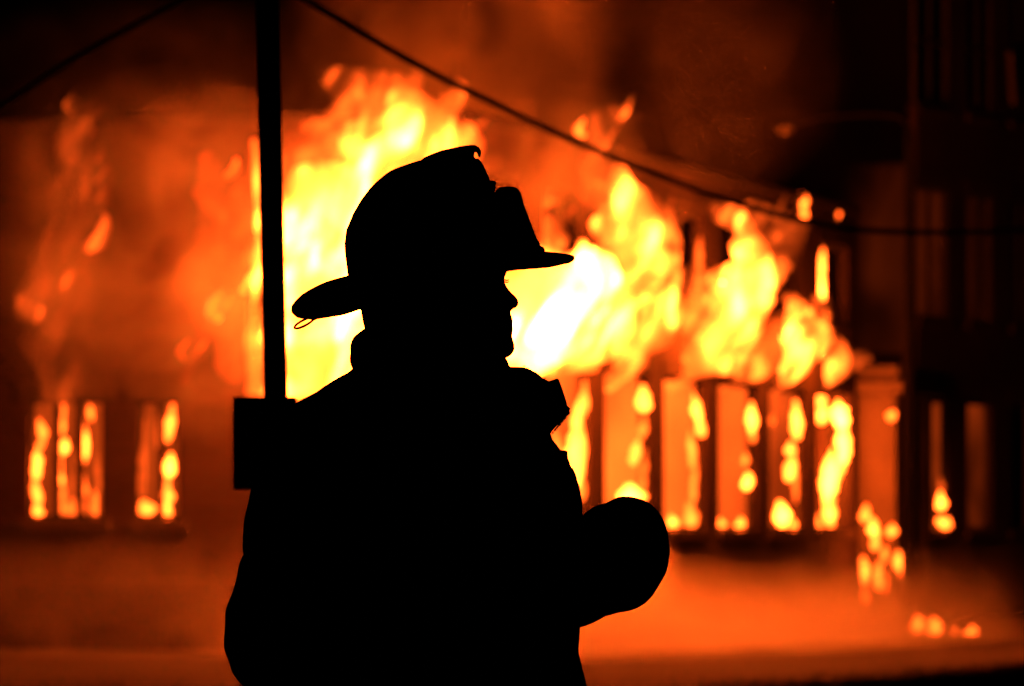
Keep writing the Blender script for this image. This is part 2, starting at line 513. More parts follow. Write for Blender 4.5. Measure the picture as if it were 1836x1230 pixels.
# long front: ground floor windows 2.6 m apart, upper windows above them
front_ops, front_up = [], []
for k in range(-2, 5):
    s = 2.6 * k - S_CORNER
    front_ops.append((s, s + 1.95, SILL, HEAD))
    front_up.append((s + 0.12, s + 1.8, SILL2, HEAD2))
FL = S_END - S_CORNER
wall('front_wall', CORNER, FU, FN, FL, TOP, front_ops + front_up, 0.14, M['brick'], bld)
for op in front_ops: window(CORNER, FU, FN, op, bld)
for op in front_up: window(CORNER, FU, FN, op, bld, mullions=1)
# end wall facing the camera; s runs left from the corner
def end_s(px):
    # where the sight line through column px meets the end wall
    k = (px - CX) / FPX
    o = CORNER
    # o.x + EU.x*s = k*(o.y + EU.y*s)
    return (k * o.y - o.x) / (EU.x - k * EU.y)
def end_z(py, s):
    d = (CORNER + EU * s).y
    return CAM_H + (HY - py) * d / FPX
end_ops, end_mull = [], []
for x0, x1, y0, y1, ml in ((50, 186, 716, 930, 2), (246, 324, 716, 930, 1), (442, 668, 430, 712, 0), (715, 800, 716, 930, 1)):
    s1, s0 = end_s(x0), end_s(x1)
    sm = (s0 + s1) / 2
    end_ops.append((s0, s1, end_z(y1, sm), end_z(y0, sm))); end_mull.append(ml)
o_end = CORNER + EU * 0.0
wall('end_wall', CORNER + EU * 0.142, EU, EN, E_LEN - 0.142, TOP, [(a - 0.142, b - 0.142, c, d) for a, b, c, d in end_ops], 0.14, M['brick'], bld)
for op, ml in zip(end_ops, end_mull):
    window(CORNER, EU, EN, op, bld, mullions=ml)
# other two walls, floors and a charred parapet
wall('rear_wall', CORNER + EU * (E_LEN - 0.32) + FU * 0.323, FU, EU, FL - 0.33, TOP - 0.02, [], 0.3, M['brick'], bld)
wall('far_wall', CORNER + FU * (FL - 0.32) + EU * 0.325, EU, FU, E_LEN - 0.66, TOP - 0.03, [], 0.3, M['brick'], bld)
wall('party_wall', CORNER + EU * 6.0 + FU * 0.34, FU, FN, FL - 0.7, 3.4, [], 0.2, M['plaster'], bld)
for nm, z in (('ground_slab', 0.05), ('upper_floor', 3.45)):
    bm = bmesh.new()
    add_box(bm, (0.335, 0.335, z), (FL - 0.345, E_LEN - 0.345, z + (0.15 if z < 1 else 0.22)), 0, (CORNER, FU, EU, UP))
    from_bm(nm, bm, M['plaster'] if z < 1 else M['char'], bld, smooth=False)
for nm, o, u, n, ln in (('coping', CORNER, FU, FN, FL), ('coping', CORNER + EU * 0.36, EU, EN, E_LEN - 0.36)):
    bm = bmesh.new(); add_box(bm, (0, -0.05, TOP + 0.002), (ln, 0.18, TOP + 0.1), 0.015, (o, u, -n, UP)); from_bm(nm, bm, M['char'], bld, smooth=False)
for nm, o, u, n, ln in (('band_course', CORNER, FU, FN, FL), ('band_course', CORNER + EU * 0.36, EU, EN, E_LEN - 0.36)):
    bm = bmesh.new(); add_box(bm, (0, -0.04, 0.62), (ln, 0.05, 0.74), 0.01, (o, u, -n, UP)); from_bm(nm, bm, M['sootstone'], bld, smooth=False)
for k in range(9):                                     # burnt roof joists
    s = 0.9 + k * (FL - 1.8) / 8
    bm = bmesh.new(); add_box(bm, (s - 0.05, 0.34, TOP - 0.32), (s + 0.05, E_LEN * (0.25 + 0.35 * ((k * 37) % 10) / 10), TOP - 0.1), 0.01, (CORNER, FU, EU, UP))
    from_bm('roof_joist', bm, M['char'], bld, smooth=False)

# porch at the end of the front: a stone side wall facing us, entablature, step
PO = CORNER + FU * (FL + 0.003)
porch = empty('stone_porch', PO)
tag(porch, 'pale stone entrance porch lit orange at the far end of the burning front', 'porch')
def pbox(name, lo, hi, mat, bev=0.02):
    bm = bmesh.new(); add_box(bm, lo, hi, bev, (PO, FN, FU, UP)); return from_bm(name, bm, M[mat], porch, smooth=False)
pbox('side_wall', (-0.55, 0, 0), (0.52, 0.4, 3.05), 'stone')
pbox('plinth', (-0.55, -0.05, 0), (0.57, 0.45, 0.35), 'stone')
pbox('side_wall', (-0.3, 2.0, 0), (0.52, 2.35, 3.05), 'stone')
pbox('cornice', (-0.55, -0.1, 3.055), (0.64, 2.5, 3.22), 'stone')
pbox('parapet', (-0.55, -0.03, 3.222), (0.56, 2.4, 3.42), 'stone')
pbox('door', (-0.30, 0.42, 0.1), (-0.24, 1.98, 2.6), 'char', 0.004)
pbox('step', (-0.2, 0.45, 0.0), (0.9, 1.95, 0.14), 'stone')

# tall dark building beyond the porch
TU = Vector((0.44, 0.90, 0)).normalized(); TN = Vector((TU.y, -TU.x, 0))
T0 = PO + FU * 2.6 + FN * 0.35
tow = empty('dark_tall_building', T0)
tag(tow, 'dark tall brick building with faint windows beyond the porch', 'building')
def tow_s(px):
    k = (px - CX) / FPX
    return (k * T0.y - T0.x) / (TU.x - k * TU.y)
tops = []
for x0, x1 in ((1645, 1700), (1735, 1780), (1812, 1850)):
    s0, s1 = tow_s(x0), tow_s(x1)
    for zb in (1.25, 4.15, 7.05):
        tops.append((s0, s1, zb, zb + 1.78))
T_LEN = max(t[1] for t in tops) + 3.0
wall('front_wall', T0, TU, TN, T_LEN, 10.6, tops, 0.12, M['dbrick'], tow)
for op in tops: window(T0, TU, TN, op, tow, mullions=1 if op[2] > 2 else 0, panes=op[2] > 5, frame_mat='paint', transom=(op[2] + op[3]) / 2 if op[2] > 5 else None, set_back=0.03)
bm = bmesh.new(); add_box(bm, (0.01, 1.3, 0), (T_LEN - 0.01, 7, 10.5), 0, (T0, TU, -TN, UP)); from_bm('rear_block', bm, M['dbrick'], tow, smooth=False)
bm = bmesh.new(); add_box(bm, (-0.1, -0.15, 10.602), (T_LEN + 0.1, 0.4, 10.8), 0.02, (T0, TU, -TN, UP)); from_bm('cornice', bm, M['stone'], tow, smooth=False)
bm = bmesh.new()
s_dp = tow_s(1806)
p0 = T0 + TU * s_dp + TN * 0.09
dz = lambda py: CAM_H + (HY - py) * p0.y / FPX
add_tube(bm, [(p0.x, p0.y, dz(186), 0.05), (p0.x - 0.02, p0.y, dz(140), 0.05), (p0.x - 0.05, p0.y, dz(92), 0.05)], 8, 10)
from_bm('downpipe', bm, M['lens'], tow)

# ------------------------------------------------------------------ street lamp
LD = 70.0
lp0 = at(1630, 950, LD)
lamp = empty('street_lamp', (lp0.x, lp0.y, 0))
tag(lamp, 'unlit street lamp with curved arm above the end of the fire', 'street lamp')
hz = at(1630, 232, LD).z
bm = bmesh.new(); add_tube(bm, [(lp0.x, LD, 0.0, 0.11), (lp0.x, LD, 0.5, 0.10), (lp0.x, LD, hz * 0.6, 0.075), (lp0.x, LD, hz, 0.05)], 16, 14)
from_bm('pole', bm, M['matte'], lamp)
bm = bmesh.new(); add_tube(bm, [(lp0.x, LD, 0.0, 0.19), (lp0.x, LD, 0.04, 0.19), (lp0.x, LD, 0.05, 0.14), (lp0.x, LD, 0.3, 0.13)], None, 16)
from_bm('base', bm, M['metal'], lamp)
a = [at(x, y, LD) for x, y in ((1630, 236), (1618, 214), (1575, 205), (1500, 209), (1440, 217))]
bm = bmesh.new(); add_tube(bm, [(p.x, p.y, p.z, 0.026) for p in a], 18, 10); from_bm('arm', bm, M['matte'], lamp)
hc = at(1412, 222, LD)
bm = bmesh.new()
add_tube(bm, [(hc.x + 0.22, LD, hc.z + 0.03, 0.035), (hc.x + 0.12, LD, hc.z + 0.02, 0.075), (hc.x - 0.02, LD, hc.z, 0.10), (hc.x - 0.13, LD, hc.z - 0.01, 0.085), (hc.x - 0.18, LD, hc.z - 0.015, 0.03)], 14, 16)
for v in bm.verts: v.co.z = hc.z + (v.co.z - hc.z) * 0.6
from_bm('lamp_head', bm, M['matte'], lamp)
bm = bmesh.new(); add_ball(bm, (hc.x - 0.04, LD, hc.z - 0.045), (0.13, 0.085, 0.09)); from_bm('lens', bm, M['lens'], lamp)

# ------------------------------------------------------------------ post with a box, overhead cables
PD = 13.0
bt = at(494, 700, PD)
post = empty('metal_post', (bt.x + 0.02, PD, 0))
tag(post, 'dark thin post with a small metal box behind the firefighter', 'post')
tp = at(478, -60, PD)
slope = (tp.x - bt.x) / (tp.z - bt.z)
bx0 = bt.x - slope * bt.z
bm = bmesh.new()
add_tube(bm, [(bx0 + slope * z, PD, z, 0.0277) for z in (0.0, 0.6, 1.2, 1.8, 2.4, 3.2)], 14, 16); from_bm('pole', bm, M['paint'], post)
bm = bmesh.new()
add_tube(bm, [(bx0, PD, 0.0, 0.05), (bx0, PD, 0.012, 0.05), (bx0, PD, 0.014, 0.032), (bx0, PD, 0.08, 0.031)], None, 16); from_bm('base', bm, M['paint'], post)
lo, hi = at(421, 879, PD), at(534, 713, PD)
bm = bmesh.new(); add_box(bm, (lo.x, PD - 0.11, lo.z), (hi.x, PD - 0.027, hi.z), 0.006); from_bm('box', bm, M['paint'], post, smooth=False)
bm = bmesh.new(); add_box(bm, (lo.x + 0.008, PD - 0.118, lo.z + 0.008), (hi.x - 0.008, PD - 0.112, hi.z - 0.008), 0.002); from_bm('box_door', bm, M['paint'], post, smooth=False)
for zz in (lo.z + 0.04, hi.z - 0.04):
    bm = bmesh.new(); cxp = bx0 + slope * zz
    add_box(bm, (cxp - 0.045, PD - 0.0265, zz - 0.012), (cxp + 0.045, PD + 0.03, zz + 0.012), 0.003); from_bm('clamp', bm, M['metal'], post, smooth=False)

def cable(name, label, pts, d0, d1, r):
    bm = bmesh.new(); rows = []
    for i, (x, y) in enumerate(pts):
        d = d0 + (d1 - d0) * i / (len(pts) - 1)
        p = at(x, y, d); rows.append((p.x, p.y, p.z, r))
    add_tube(bm, rows, 60, 8)
    tag(from_bm(name, bm, M['rubber']), label, 'cable')
cable('overhead_cable', 'long black overhead cable sagging down across the fire to the right',
      [(-700, -1050), (-200, -560), (200, -240), (380, -105), (550, 0), (740, 112), (900, 192), (1060, 266), (1290, 354), (1470, 402), (1620, 416), (1836, 412), (2100, 385), (2600, 290), (3400, 60)], 16, 38, 0.016)
cable('overhead_cable', 'short stretch of black overhead cable crossing the top left corner',
      [(-420, 420), (-200, 300), (0, 190), (130, 106), (330, -2), (520, -95), (700, -170)], 27, 22, 0.013)

# ------------------------------------------------------------------ flames
def flame(label, tongues, light=None, d=None, mat='fire', group=None, name='flame', cat='flame', base=None):
    """tongues: list of dicts(path=[(px,py,r_px)], d=distance, k=strength). The outlines are set at the real distance of each tongue."""
    first = tongues[0]
    b = at(first['path'][0][0], first['path'][0][1], first.get('d', d))
    root = empty(name, b)
    tag(root, label, cat, group)
    for i, t in enumerate(tongues):
        dd = t.get('d', d); mm = dd / FPX
        dl = t.get('lean', 0.0)                       # how far the tongue leans towards the camera at its end
        n = len(t['path'])
        pts = []
        for q, (x, y, r) in enumerate(t['path']):
            p = at(x, y, dd - dl * q / max(1, n - 1))
            pts.append((p.x, p.y, p.z, r * mm))
        bm = bmesh.new()
        small = t.get('small', False)
        add_tube(bm, pts, 14 if small else 30, 12 if small else 20, rough=0.6 if small else 0.7, freq=t.get('freq', 9.0 if small else 2.4), seed=R.uniform(0, 50))
        if not small:
            yc_ = sum(p[1] for p in pts) / len(pts)
            for v in bm.verts: v.co.y = yc_ + (v.co.y - yc_) * 0.45
        o = from_bm('tongue', bm, M[t.get('mat', mat)], root)
        k = t.get('k', 1.0)
        o.color = (k, k, k, 1)
        big = max(q[2] for q in t['path'])
        if not small and big > 24 and k > 0.08:        # torn edges: wisps that peel off the tongue
            m = len(pts)
            for w in range(3):
                f = R.uniform(0.25, 0.95) * (m - 1); i0 = min(int(f), m - 2); u = f - i0
                a_ = [pts[i0][c] * (1 - u) + pts[i0 + 1][c] * u for c in range(4)]
                sd = R.choice((-1, 1)) * a_[3] * R.uniform(0.6, 1.1); hh = a_[3] * R.uniform(0.9, 1.8); rr = a_[3] * R.uniform(0.22, 0.4)
                dy = R.uniform(-0.5, 0.5) * a_[3]; cv = R.uniform(-0.5, 0.7) * a_[3]
                bm = bmesh.new()
                add_tube(bm, [(a_[0] + sd * 0.5, a_[1] + dy, a_[2], rr * 0.6), (a_[0] + sd, a_[1] + dy, a_[2] + hh * 0.4, rr), (a_[0] + sd + cv * 0.3 + hh * 0.25, a_[1] + dy, a_[2] + hh * 0.8, rr * 0.7),
                              (a_[0] + sd + cv + hh * 0.4, a_[1] + dy, a_[2] + hh * 1.15, rr * 0.15)], 14, 12, rough=0.7, freq=4.0, seed=R.uniform(0, 50))
                o = from_bm('wisp', bm, M['fire'], root)
                kk = k * R.uniform(0.25, 0.8); o.color = (kk, kk, kk, 1)
    if light:
        for (x, y, dd, p) in light:
            fire_light(root, at(x, y, dd), p)
    return root

# --- long front, ground floor windows: flames roll out under the lintels and climb the wall
flame('huge white flame pouring from the front beside the firefighter face', [
    dict(path=[(800, 700, 60), (880, 640, 90), (950, 570, 95), (1020, 520, 80), (1080, 470, 60)], k=5.0, lean=0.3, d=58.2),
    dict(path=[(988, 668, 14), (1030, 630, 38), (1090, 562, 60), (1125, 470, 58), (1125, 380, 46), (1105, 298, 14)], k=1.6),
    dict(path=[(930, 480, 60), (970, 440, 50), (1000, 400, 20)], k=0.25),
], light=[(960, 560, 57.8, 350), (1100, 480, 60.5, 350)], d=60.8)
flame('yellow curling flame directly above the raised glove and its window', [
    dict(path=[(1090, 700, 8), (1105, 670, 20), (1140, 630, 36), (1178, 580, 37), (1190, 520, 24), (1180, 475, 8)], k=1.2),
    dict(path=[(1150, 600, 30), (1190, 520, 30), (1180, 430, 40), (1150, 350, 20)], k=0.3),
], light=[(1150, 600, 62, 350)], d=63.3)
flame('bright flame leaning far out and splitting into two tips near the roof', [
    dict(path=[(1196, 698, 8), (1225, 674, 20), (1270, 637, 34), (1310, 585, 46), (1332, 520, 48), (1348, 440, 34), (1325, 385, 8)], k=1.7),
    dict(path=[(1240, 600, 30), (1255, 540, 32), (1270, 495, 14)], k=0.5),
    dict(path=[(1350, 510, 30), (1390, 500, 26), (1410, 470, 14)], k=0.5),
    dict(path=[(1350, 430, 45), (1400, 410, 35), (1300, 385, 22), (1310, 370, 10)], k=0.13),
], light=[(1320, 560, 66, 500)], d=66.3)
flame('thin orange flame curling from a front window between two brighter flames', [
    dict(path=[(1292, 698, 8), (1325, 668, 20), (1370, 630, 26), (1400, 580, 16)], k=0.5),
], d=68.7)
flame('broad leaf shaped yellow flame out of the second front window from the porch', [
    dict(path=[(1384, 700, 7), (1402, 678, 17), (1430, 640, 32), (1446, 605, 33), (1428, 560, 22), (1420, 528, 6)], k=1.3),
    dict(path=[(1440, 620, 20), (1475, 580, 22), (1470, 530, 16)], k=0.12),
], light=[(1435, 610, 70, 200)], d=71.0)
flame('small pointed yellow flame above the front window next to the porch', [
    dict(path=[(1466, 705, 6), (1482, 682, 16), (1510, 652, 22), (1500, 605, 6)], k=1.0),
    dict(path=[(1515, 660, 14), (1545, 640, 12), (1562, 646, 5)], k=0.25),
], light=[(1500, 660, 72.5, 110)], d=73.4)

# --- end wall and roof
flame('wall of yellow and white flame beside the post', [
    dict(path=[(510, 708, 36), (525, 600, 66), (550, 480, 74), (555, 380, 66), (548, 300, 24)], k=1.8, lean=0.4),
    dict(path=[(600, 705, 70), (600, 600, 80), (590, 480, 85), (600, 380, 80), (640, 320, 40)], k=2.2, lean=0.4),
    dict(path=[(457, 706, 17), (458, 640, 17), (459, 560, 14), (463, 470, 9), (462, 350, 7), (455, 250, 6)], k=3),
    dict(path=[(540, 420, 100), (560, 300, 90), (600, 240, 60)], k=0.05),
], light=[(560, 560, 56.8, 130)], d=57.5)
flame('tall yellow flame rising off the roof above the helmet', [
    dict(path=[(660, 410, 90), (700, 315, 85), (740, 258, 78), (770, 222, 62), (795, 205, 34)], k=0.8),
    dict(path=[(800, 300, 60), (830, 250, 34), (845, 225, 10)], k=0.8),
    dict(path=[(700, 220, 50), (665, 180, 30), (650, 165, 10)], k=0.5),
    dict(path=[(720, 280, 120), (700, 200, 110), (720, 150, 60)], k=0.08),
], light=[(790, 235, 59.4, 480)], d=56.9)
flame('orange flame drifting off the roof above the cable', [
    dict(path=[(1085, 370, 34), (1058, 300, 34), (1056, 250, 28), (1080, 222, 26), (1112, 208, 22), (1148, 210, 8)], k=1.5, freq=3.0),
], d=62.0, mat='fire_soft')
flame('faint orange flame wisp in front of the helmet shield', [
    dict(path=[(940, 420, 30), (960, 370, 24), (995, 352, 14)], k=0.3)], d=61)
flame('ragged orange flame to the left of the post', [
    dict(path=[(320, 520, 24), (365, 470, 36), (400, 400, 44), (395, 330, 34), (370, 280, 14)], k=0.8, freq=3),
    dict(path=[(425, 680, 22), (410, 580, 34), (425, 450, 40), (440, 330, 28), (450, 260, 10)], k=0.7),
    dict(path=[(330, 690, 12), (340, 640, 20), (370, 580, 26), (400, 520, 20)], k=0.35),
], light=[(400, 430, 57.0, 30)], d=57.8, mat='fire_soft')
flame('dim tall column of orange flame above the triple window', [
    dict(path=[(120, 715, 44), (110, 620, 54), (105, 530, 62), (125, 430, 54), (150, 330, 46), (140, 240, 42), (135, 180, 18)], k=0.22, freq=3),
    dict(path=[(155, 400, 22), (158, 330, 28), (165, 270, 12)], k=0.32),
    dict(path=[(125, 290, 22), (130, 225, 32), (150, 185, 10)], k=0.4),
    dict(path=[(85, 600, 24), (90, 530, 34), (110, 470, 14)], k=0.25),
], light=[(130, 480, 57.3, 22)], d=58.3, mat='fire_soft')

def small(label, items, d, group='small fires in the window openings', light=None):
    """items: (px, py, rx, ry, k)"""
    ts = []
    for x, y, rx, ry, k in items:
        sw = R.uniform(-0.8, 0.8) * rx; rx *= R.uniform(0.7, 0.95); ry *= R.uniform(1.0, 1.35)
        ts.append(dict(path=[(x - sw * 0.3, y + ry, rx * 0.5), (x, y + ry * 0.4, rx), (x + sw * 0.5, y - ry * 0.3, rx * 0.8), (x + sw, y - ry, rx * 0.25)], k=k, small=True, mat='fire_small'))
    return flame(label, ts, d=d, group=group, light=light, cat='fire', name='small_fire')

def fd(s): return (F0 + FU * s).y
small('fire licking the jamb of the front window just behind the collar', [(1045, 715, 13, 28, 1), (1032, 800, 20, 60, 1.4), (1040, 860, 12, 30, 0.6), (1010, 840, 26, 60, 0.25)], fd(-0.7))
small('fire on the jamb of the front window above the raised glove', [(1155, 714, 14, 18, 2.2), (1152, 765, 8, 18, 0.7), (1138, 808, 12, 24, 1.0), (1130, 888, 26, 18, 2.0), (1152, 850, 9, 40, 0.4)], fd(1.9))
small('fire on the jamb of the second front window past the glove', [(1250, 732, 11, 26, 1.9), (1258, 765, 12, 14, 1.2), (1240, 805, 9, 26, 0.8), (1244, 860, 8, 40, 0.6), (1208, 938, 13, 12, 1.6), (1240, 925, 14, 20, 0.4)], fd(4.4))
small('scattered burning spots in the front window with dark gaps', [(1348, 748, 14, 20, 2.4), (1350, 778, 8, 12, 0.8), (1336, 824, 8, 9, 0.7), (1340, 862, 14, 15, 2.2), (1293, 940, 11, 12, 0.9), (1328, 942, 13, 12, 1.3), (1384, 752, 7, 12, 0.3)], fd(7.0))
small('fire climbing the jamb and lit sill of the second front window from the porch', [(1429, 752, 12, 30, 2.0), (1416, 804, 12, 12, 1.2), (1415, 838, 14, 18, 1.5), (1426, 860, 7, 40, 0.5), (1402, 922, 17, 20, 2.2), (1425, 948, 12, 14, 1.2)], fd(9.6))
small('fierce white fire filling the front window next to the porch', [(1470, 706, 11, 34, 1.3), (1474, 744, 12, 12, 1.8), (1507, 742, 17, 20, 3.5), (1513, 790, 14, 32, 3.0), (1486, 850, 16, 34, 2.6), (1505, 825, 12, 30, 1.6), (1487, 900, 14, 44, 1.2), (1468, 935, 9, 14, 0.8)], fd(12.0), light=[(1500, 800, fd(12.0) - 0.6, 160)])
small('burning debris heaped against the foot of the stone porch', [(1550, 920, 10, 12, 0.9), (1567, 945, 11, 14, 1.3), (1597, 950, 10, 10, 1.0), (1568, 972, 10, 14, 0.9), (1585, 992, 8, 14, 0.6), (1612, 1005, 11, 14, 1.0), (1620, 1022, 12, 14, 1.8), (1551, 1022, 12, 22, 1.0), (1575, 1030, 10, 24, 0.9), (1553, 1068, 10, 16, 0.5), (1588, 1044, 7, 16, 0.5)], 74.6, group=None, light=[(1580, 1000, 74.0, 50)])
small('single glowing ember high on the stone porch', [(1597, 745, 9, 9, 0.7)], 74.6, group=None)
small('two small flames on the sill of a dark building window', [(1687, 897, 12, 16, 1.6), (1692, 937, 14, 9, 0.9), (1688, 870, 6, 14, 0.15)], (T0 + TU * tow_s(1687)).y - 0.12, group=None)
small('line of low flames burning on the ground beyond the porch', [(1648, 1118, 14, 14, 0.8), (1678, 1124, 17, 16, 1.1), (1672, 1140, 10, 8, 0.7), (1713, 1130, 9, 10, 0.5), (1742, 1135, 17, 10, 1.0), (1600, 1140, 10, 8, 0.12)], 67.0, group=None)
small('two small flames in the upper window nearest the porch', [(1475, 468, 12, 20, 1.5), (1475, 512, 14, 22, 2.2)], fd(11.6))
small('flickering tuft of fire on the roof edge below the cable', [(1436, 360, 14, 14, 0.8), (1440, 382, 12, 14, 0.6)], fd(9.5), group=None)
small('dim tuft of fire on the roof edge close to the porch', [(1494, 382, 17, 13, 0.5)], fd(11.6), group=None)
small('narrow orange flame on the front wall below the cable', [(1254, 452, 10, 24, 0.25), (1256, 490, 14, 20, 0.1)], fd(3.6), group=None)
small('fire filling the triple window at the far left', [
    (76, 768, 9, 14, 0.9), (72, 796, 10, 12, 0.8), (67, 832, 12, 24, 2.0), (67, 880, 11, 26, 1.3), (68, 915, 12, 12, 1.3),
    (110, 760, 9, 24, 1.2), (113, 800, 12, 14, 2.0), (105, 842, 12, 24, 3.0), (108, 895, 12, 30, 0.5), (125, 910, 14, 16, 0.25), (112, 720, 9, 20, 0.3),
    (152, 770, 9, 26, 1.1), (164, 738, 9, 14, 0.9), (150, 798, 12, 18, 2.0), (148, 822, 10, 12, 1.0), (146, 880, 11, 40, 0.5), (170, 905, 11, 26, 0.5), (176, 850, 8, 40, 0.12), (130, 850, 6, 50, 0.15)],
    58.95, light=[(110, 840, 58.3, 14)])
small('fire in the right half of the narrow end wall window', [(303, 755, 11, 36, 1.3), (304, 834, 14, 20, 2.6), (300, 880, 12, 24, 1.0), (300, 915, 14, 18, 1.5), (265, 910, 16, 10, 0.8), (255, 830, 10, 80, 0.10), (328, 678, 11, 18, 0.4), (282, 770, 7, 30, 0.2)],
    58.6, light=[(300, 850, 58.0, 14)])

# --- fire inside the rooms, seen through the openings; dark building gets an added glow
bm = bmesh.new()
add_box(bm, (0.36, 0.42, 0.25), (FL - 0.4, 2.75, 3.35), 0.02, (CORNER, FU, EU, UP))
o = tag(from_bm('room_glow', bm, M['glow_room'], smooth=False), 'orange fire filling the ground floor rooms behind the windows', 'fire', kind='stuff'); o.color = (1, 1, 1, 1)
bm = bmesh.new()
add_box(bm, (0.36, 2.95, 0.25), (4.5, 5.7, 3.35), 0.02, (CORNER, FU, EU, UP))
o = tag(from_bm('room_glow', bm, M['glow_room'], smooth=False), 'dim fire inside the rooms behind the left end wall windows', 'fire', kind='stuff'); o.color = (0.22, 1, 1, 1)

for z0, z1, kk, lb in ((0.4, 3.3, 0.55, 'faint added glow behind the ground floor windows of the dark building'), (3.7, 6.3, 0.09, 'very faint added red glow behind the middle windows of the dark building')):
    bm = bmesh.new()
    add_box(bm, (0.1, 0.16, z0), (tow_s(1795), 1.25, z1), 0.02, (T0, TU, -TN, UP))  # glowing box added behind the wall to tint its windows red
    o = tag(from_bm('room_glow', bm, M['glow_room'], smooth=False), lb, 'fire', kind='stuff'); o.color = (kk, 1, 1, 1)

# ------------------------------------------------------------------ smoke and steam
def cloud(name, label, px, py, d, rx, rz, ry, dens, mat='smoke', rot=0.0):
    """one drifting body of smoke: an ellipsoid of gas, densest in the middle, torn by turbulence"""
    bm = bmesh.new(); bmesh.ops.create_icosphere(bm, subdivisions=4, radius=1.0)
    o = from_bm(name, bm, M[mat])
    o.location = at(px, py, d); o.scale = (rx, ry, rz); o.rotation_euler = (0, rot, 0)
    o.color = (dens, dens, dens, 1)
    return tag(o, label, 'smoke', kind='stuff')
cloud('smoke', 'fire lit smoke column rising above the roof over the helmet', 800, 60, 61.0, 2.0, 2.6, 2.0, 0.40, rot=0.35)
cloud('smoke', 'thin red smoke drifting off the roof at the left', 260, 150, 60.5, 2.6, 1.1, 1.6, 0.16)
cloud('smoke', 'dark red smoke trailing over the long front roof', 1200, 130, 66.0, 2.2, 1.7, 2.4, 0.13)
cloud('smoke', 'thin smoke in front of the end wall above the triple window', 120, 470, 57.4, 0.9, 2.0, 0.8, 0.40)
cloud('smoke', 'thin smoke drifting left of the post', 340, 500, 57.0, 1.1, 1.8, 0.8, 0.42)
cloud('smoke', 'thin smoke over the ground below the left windows', 180, 1085, 55.5, 3.6, 1.0, 2.2, 0.12)
cloud('smoke', 'orange lit smoke rolling over the front roof edge beside the helmet shield', 1010, 275, 59.6, 1.2, 0.85, 0.9, 0.40)
cloud('smoke', 'brown smoke hiding the top edge of the end wall left of the post', 260, 240, 57.5, 1.9, 0.75, 0.8, 0.30)
bm = bmesh.new()
add_box(bm, (-6.5, 49.0, 0.045), (9.5, 74.0, 2.3))
o = tag(from_bm('steam', bm, M['steam'], smooth=False), 'low bank of orange lit steam along the foot of the building', 'steam', kind='stuff')

# ------------------------------------------------------------------ the firefighter
K = FIG_D / FPX
def FX(px): return (px - CX) * K
def FZ(py): return CAM_H + (HY - py) * K

ff = empty('person', (FX(770), FIG_D, 0))
tag(ff, 'firefighter in turnout coat and wide brimmed helmet standing in profile as a black silhouette', 'person')

def lofted(bm, rows, seg=44, power=2.2, n=None):
    """rows: (py, px_left, px_right, half_depth_m, y_offset_m)"""
    rr = [(FZ(r[0]), FX(r[1]), FX(r[2]), r[3], FIG_D + r[4]) for r in rows]
    if n: rr = catmull(rr, n)
    return add_loft(bm, rr, seg, power)

# ---- body: head, neck, trunk, limbs as one skin
bm = bmesh.new()
prof = [(395, 880), (420, 893), (445, 902), (468, 911), (480, 911), (490, 908), (498, 904.5), (503, 904), (508, 906), (515, 909.5), (524, 917), (532, 926), (538, 930), (543, 932), (548, 930), (553, 924), (557, 914),
        (562, 916), (570, 919), (577, 920), (582, 918.2), (586, 920), (592, 920.3), (598, 919), (604, 918.5), (612, 921), (620, 923), (628, 922.5), (634, 919), (639, 914), (643, 905), (650, 880)]
def prof_x(y):
    for (y0, x0), (y1, x1) in zip(prof, prof[1:]):
        if y0 <= y <= y1: return x0 + (x1 - x0) * (y - y0) / (y1 - y0)
    return prof[-1][1]
def base_x(y):          # the face plane beside the nose and lips
    return 902 + 10 * max(0, (y - 560) / 80) - 0.5 * max(0, 440 - y) * 0.4
rings = []
ys = [330, 345, 365, 390] + list(range(400, 644, 3)) + [646, 650]
for y in ys:
    t = max(0.0, min(1.0, (y - 330) / 90))
    w = 0.078 * math.sin(math.pi / 2 * max(0.15, t)) if y < 420 else 0.078 - 0.026 * max(0, (y - 540) / 100)
    xl = 668 if y > 420 else 668 + 90 * (1 - t) ** 2
    if y > 560: xl = 668 + (y - 560) * 1.1
    xr = base_x(y) if y > 395 else 885 - 70 * (1 - t) ** 2
    xr = min(xr, prof_x(y) + 4) if y > 395 else xr
    c, h = (xl + xr) / 2, (xr - xl) / 2
    ring = []
    for k in range(72):
        a = 2 * math.pi * k / 72
        ca, sa = math.cos(a), math.sin(a)
        x = c + h * math.copysign(abs(ca) ** 0.9, ca)
        yy = w * math.copysign(abs(sa) ** 0.95, sa)
        if ca > 0 and y > 395:
            d = prof_x(y) - xr
            sig = 0.011 if 505 < y < 558 else 0.024
            if 515 < y < 556: sig = 0.010 + 0.008 * (y - 515) / 41
            x += d * math.exp(-(yy / sig) ** 2)
            if 488 < y < 518: x -= 7 * math.exp(-((abs(yy) - 0.032) / 0.012) ** 2) * math.exp(-((y - 503) / 9) ** 2)
        ring.append(bm.verts.new((FX(x), FIG_D + yy, FZ(y))))
    rings.append(ring)
for a, b in zip(rings, rings[1:]):
    for k in range(72): bm.faces.new((a[k], a[(k + 1) % 72], b[(k + 1) % 72], b[k]))
bm.faces.new(rings[0]); bm.faces.new(rings[-1])
for sgn in (-1, 1):     # ears
    add_ball(bm, (FX(775), FIG_D + sgn * 0.077, FZ(530)), (0.018, 0.010, 0.032))
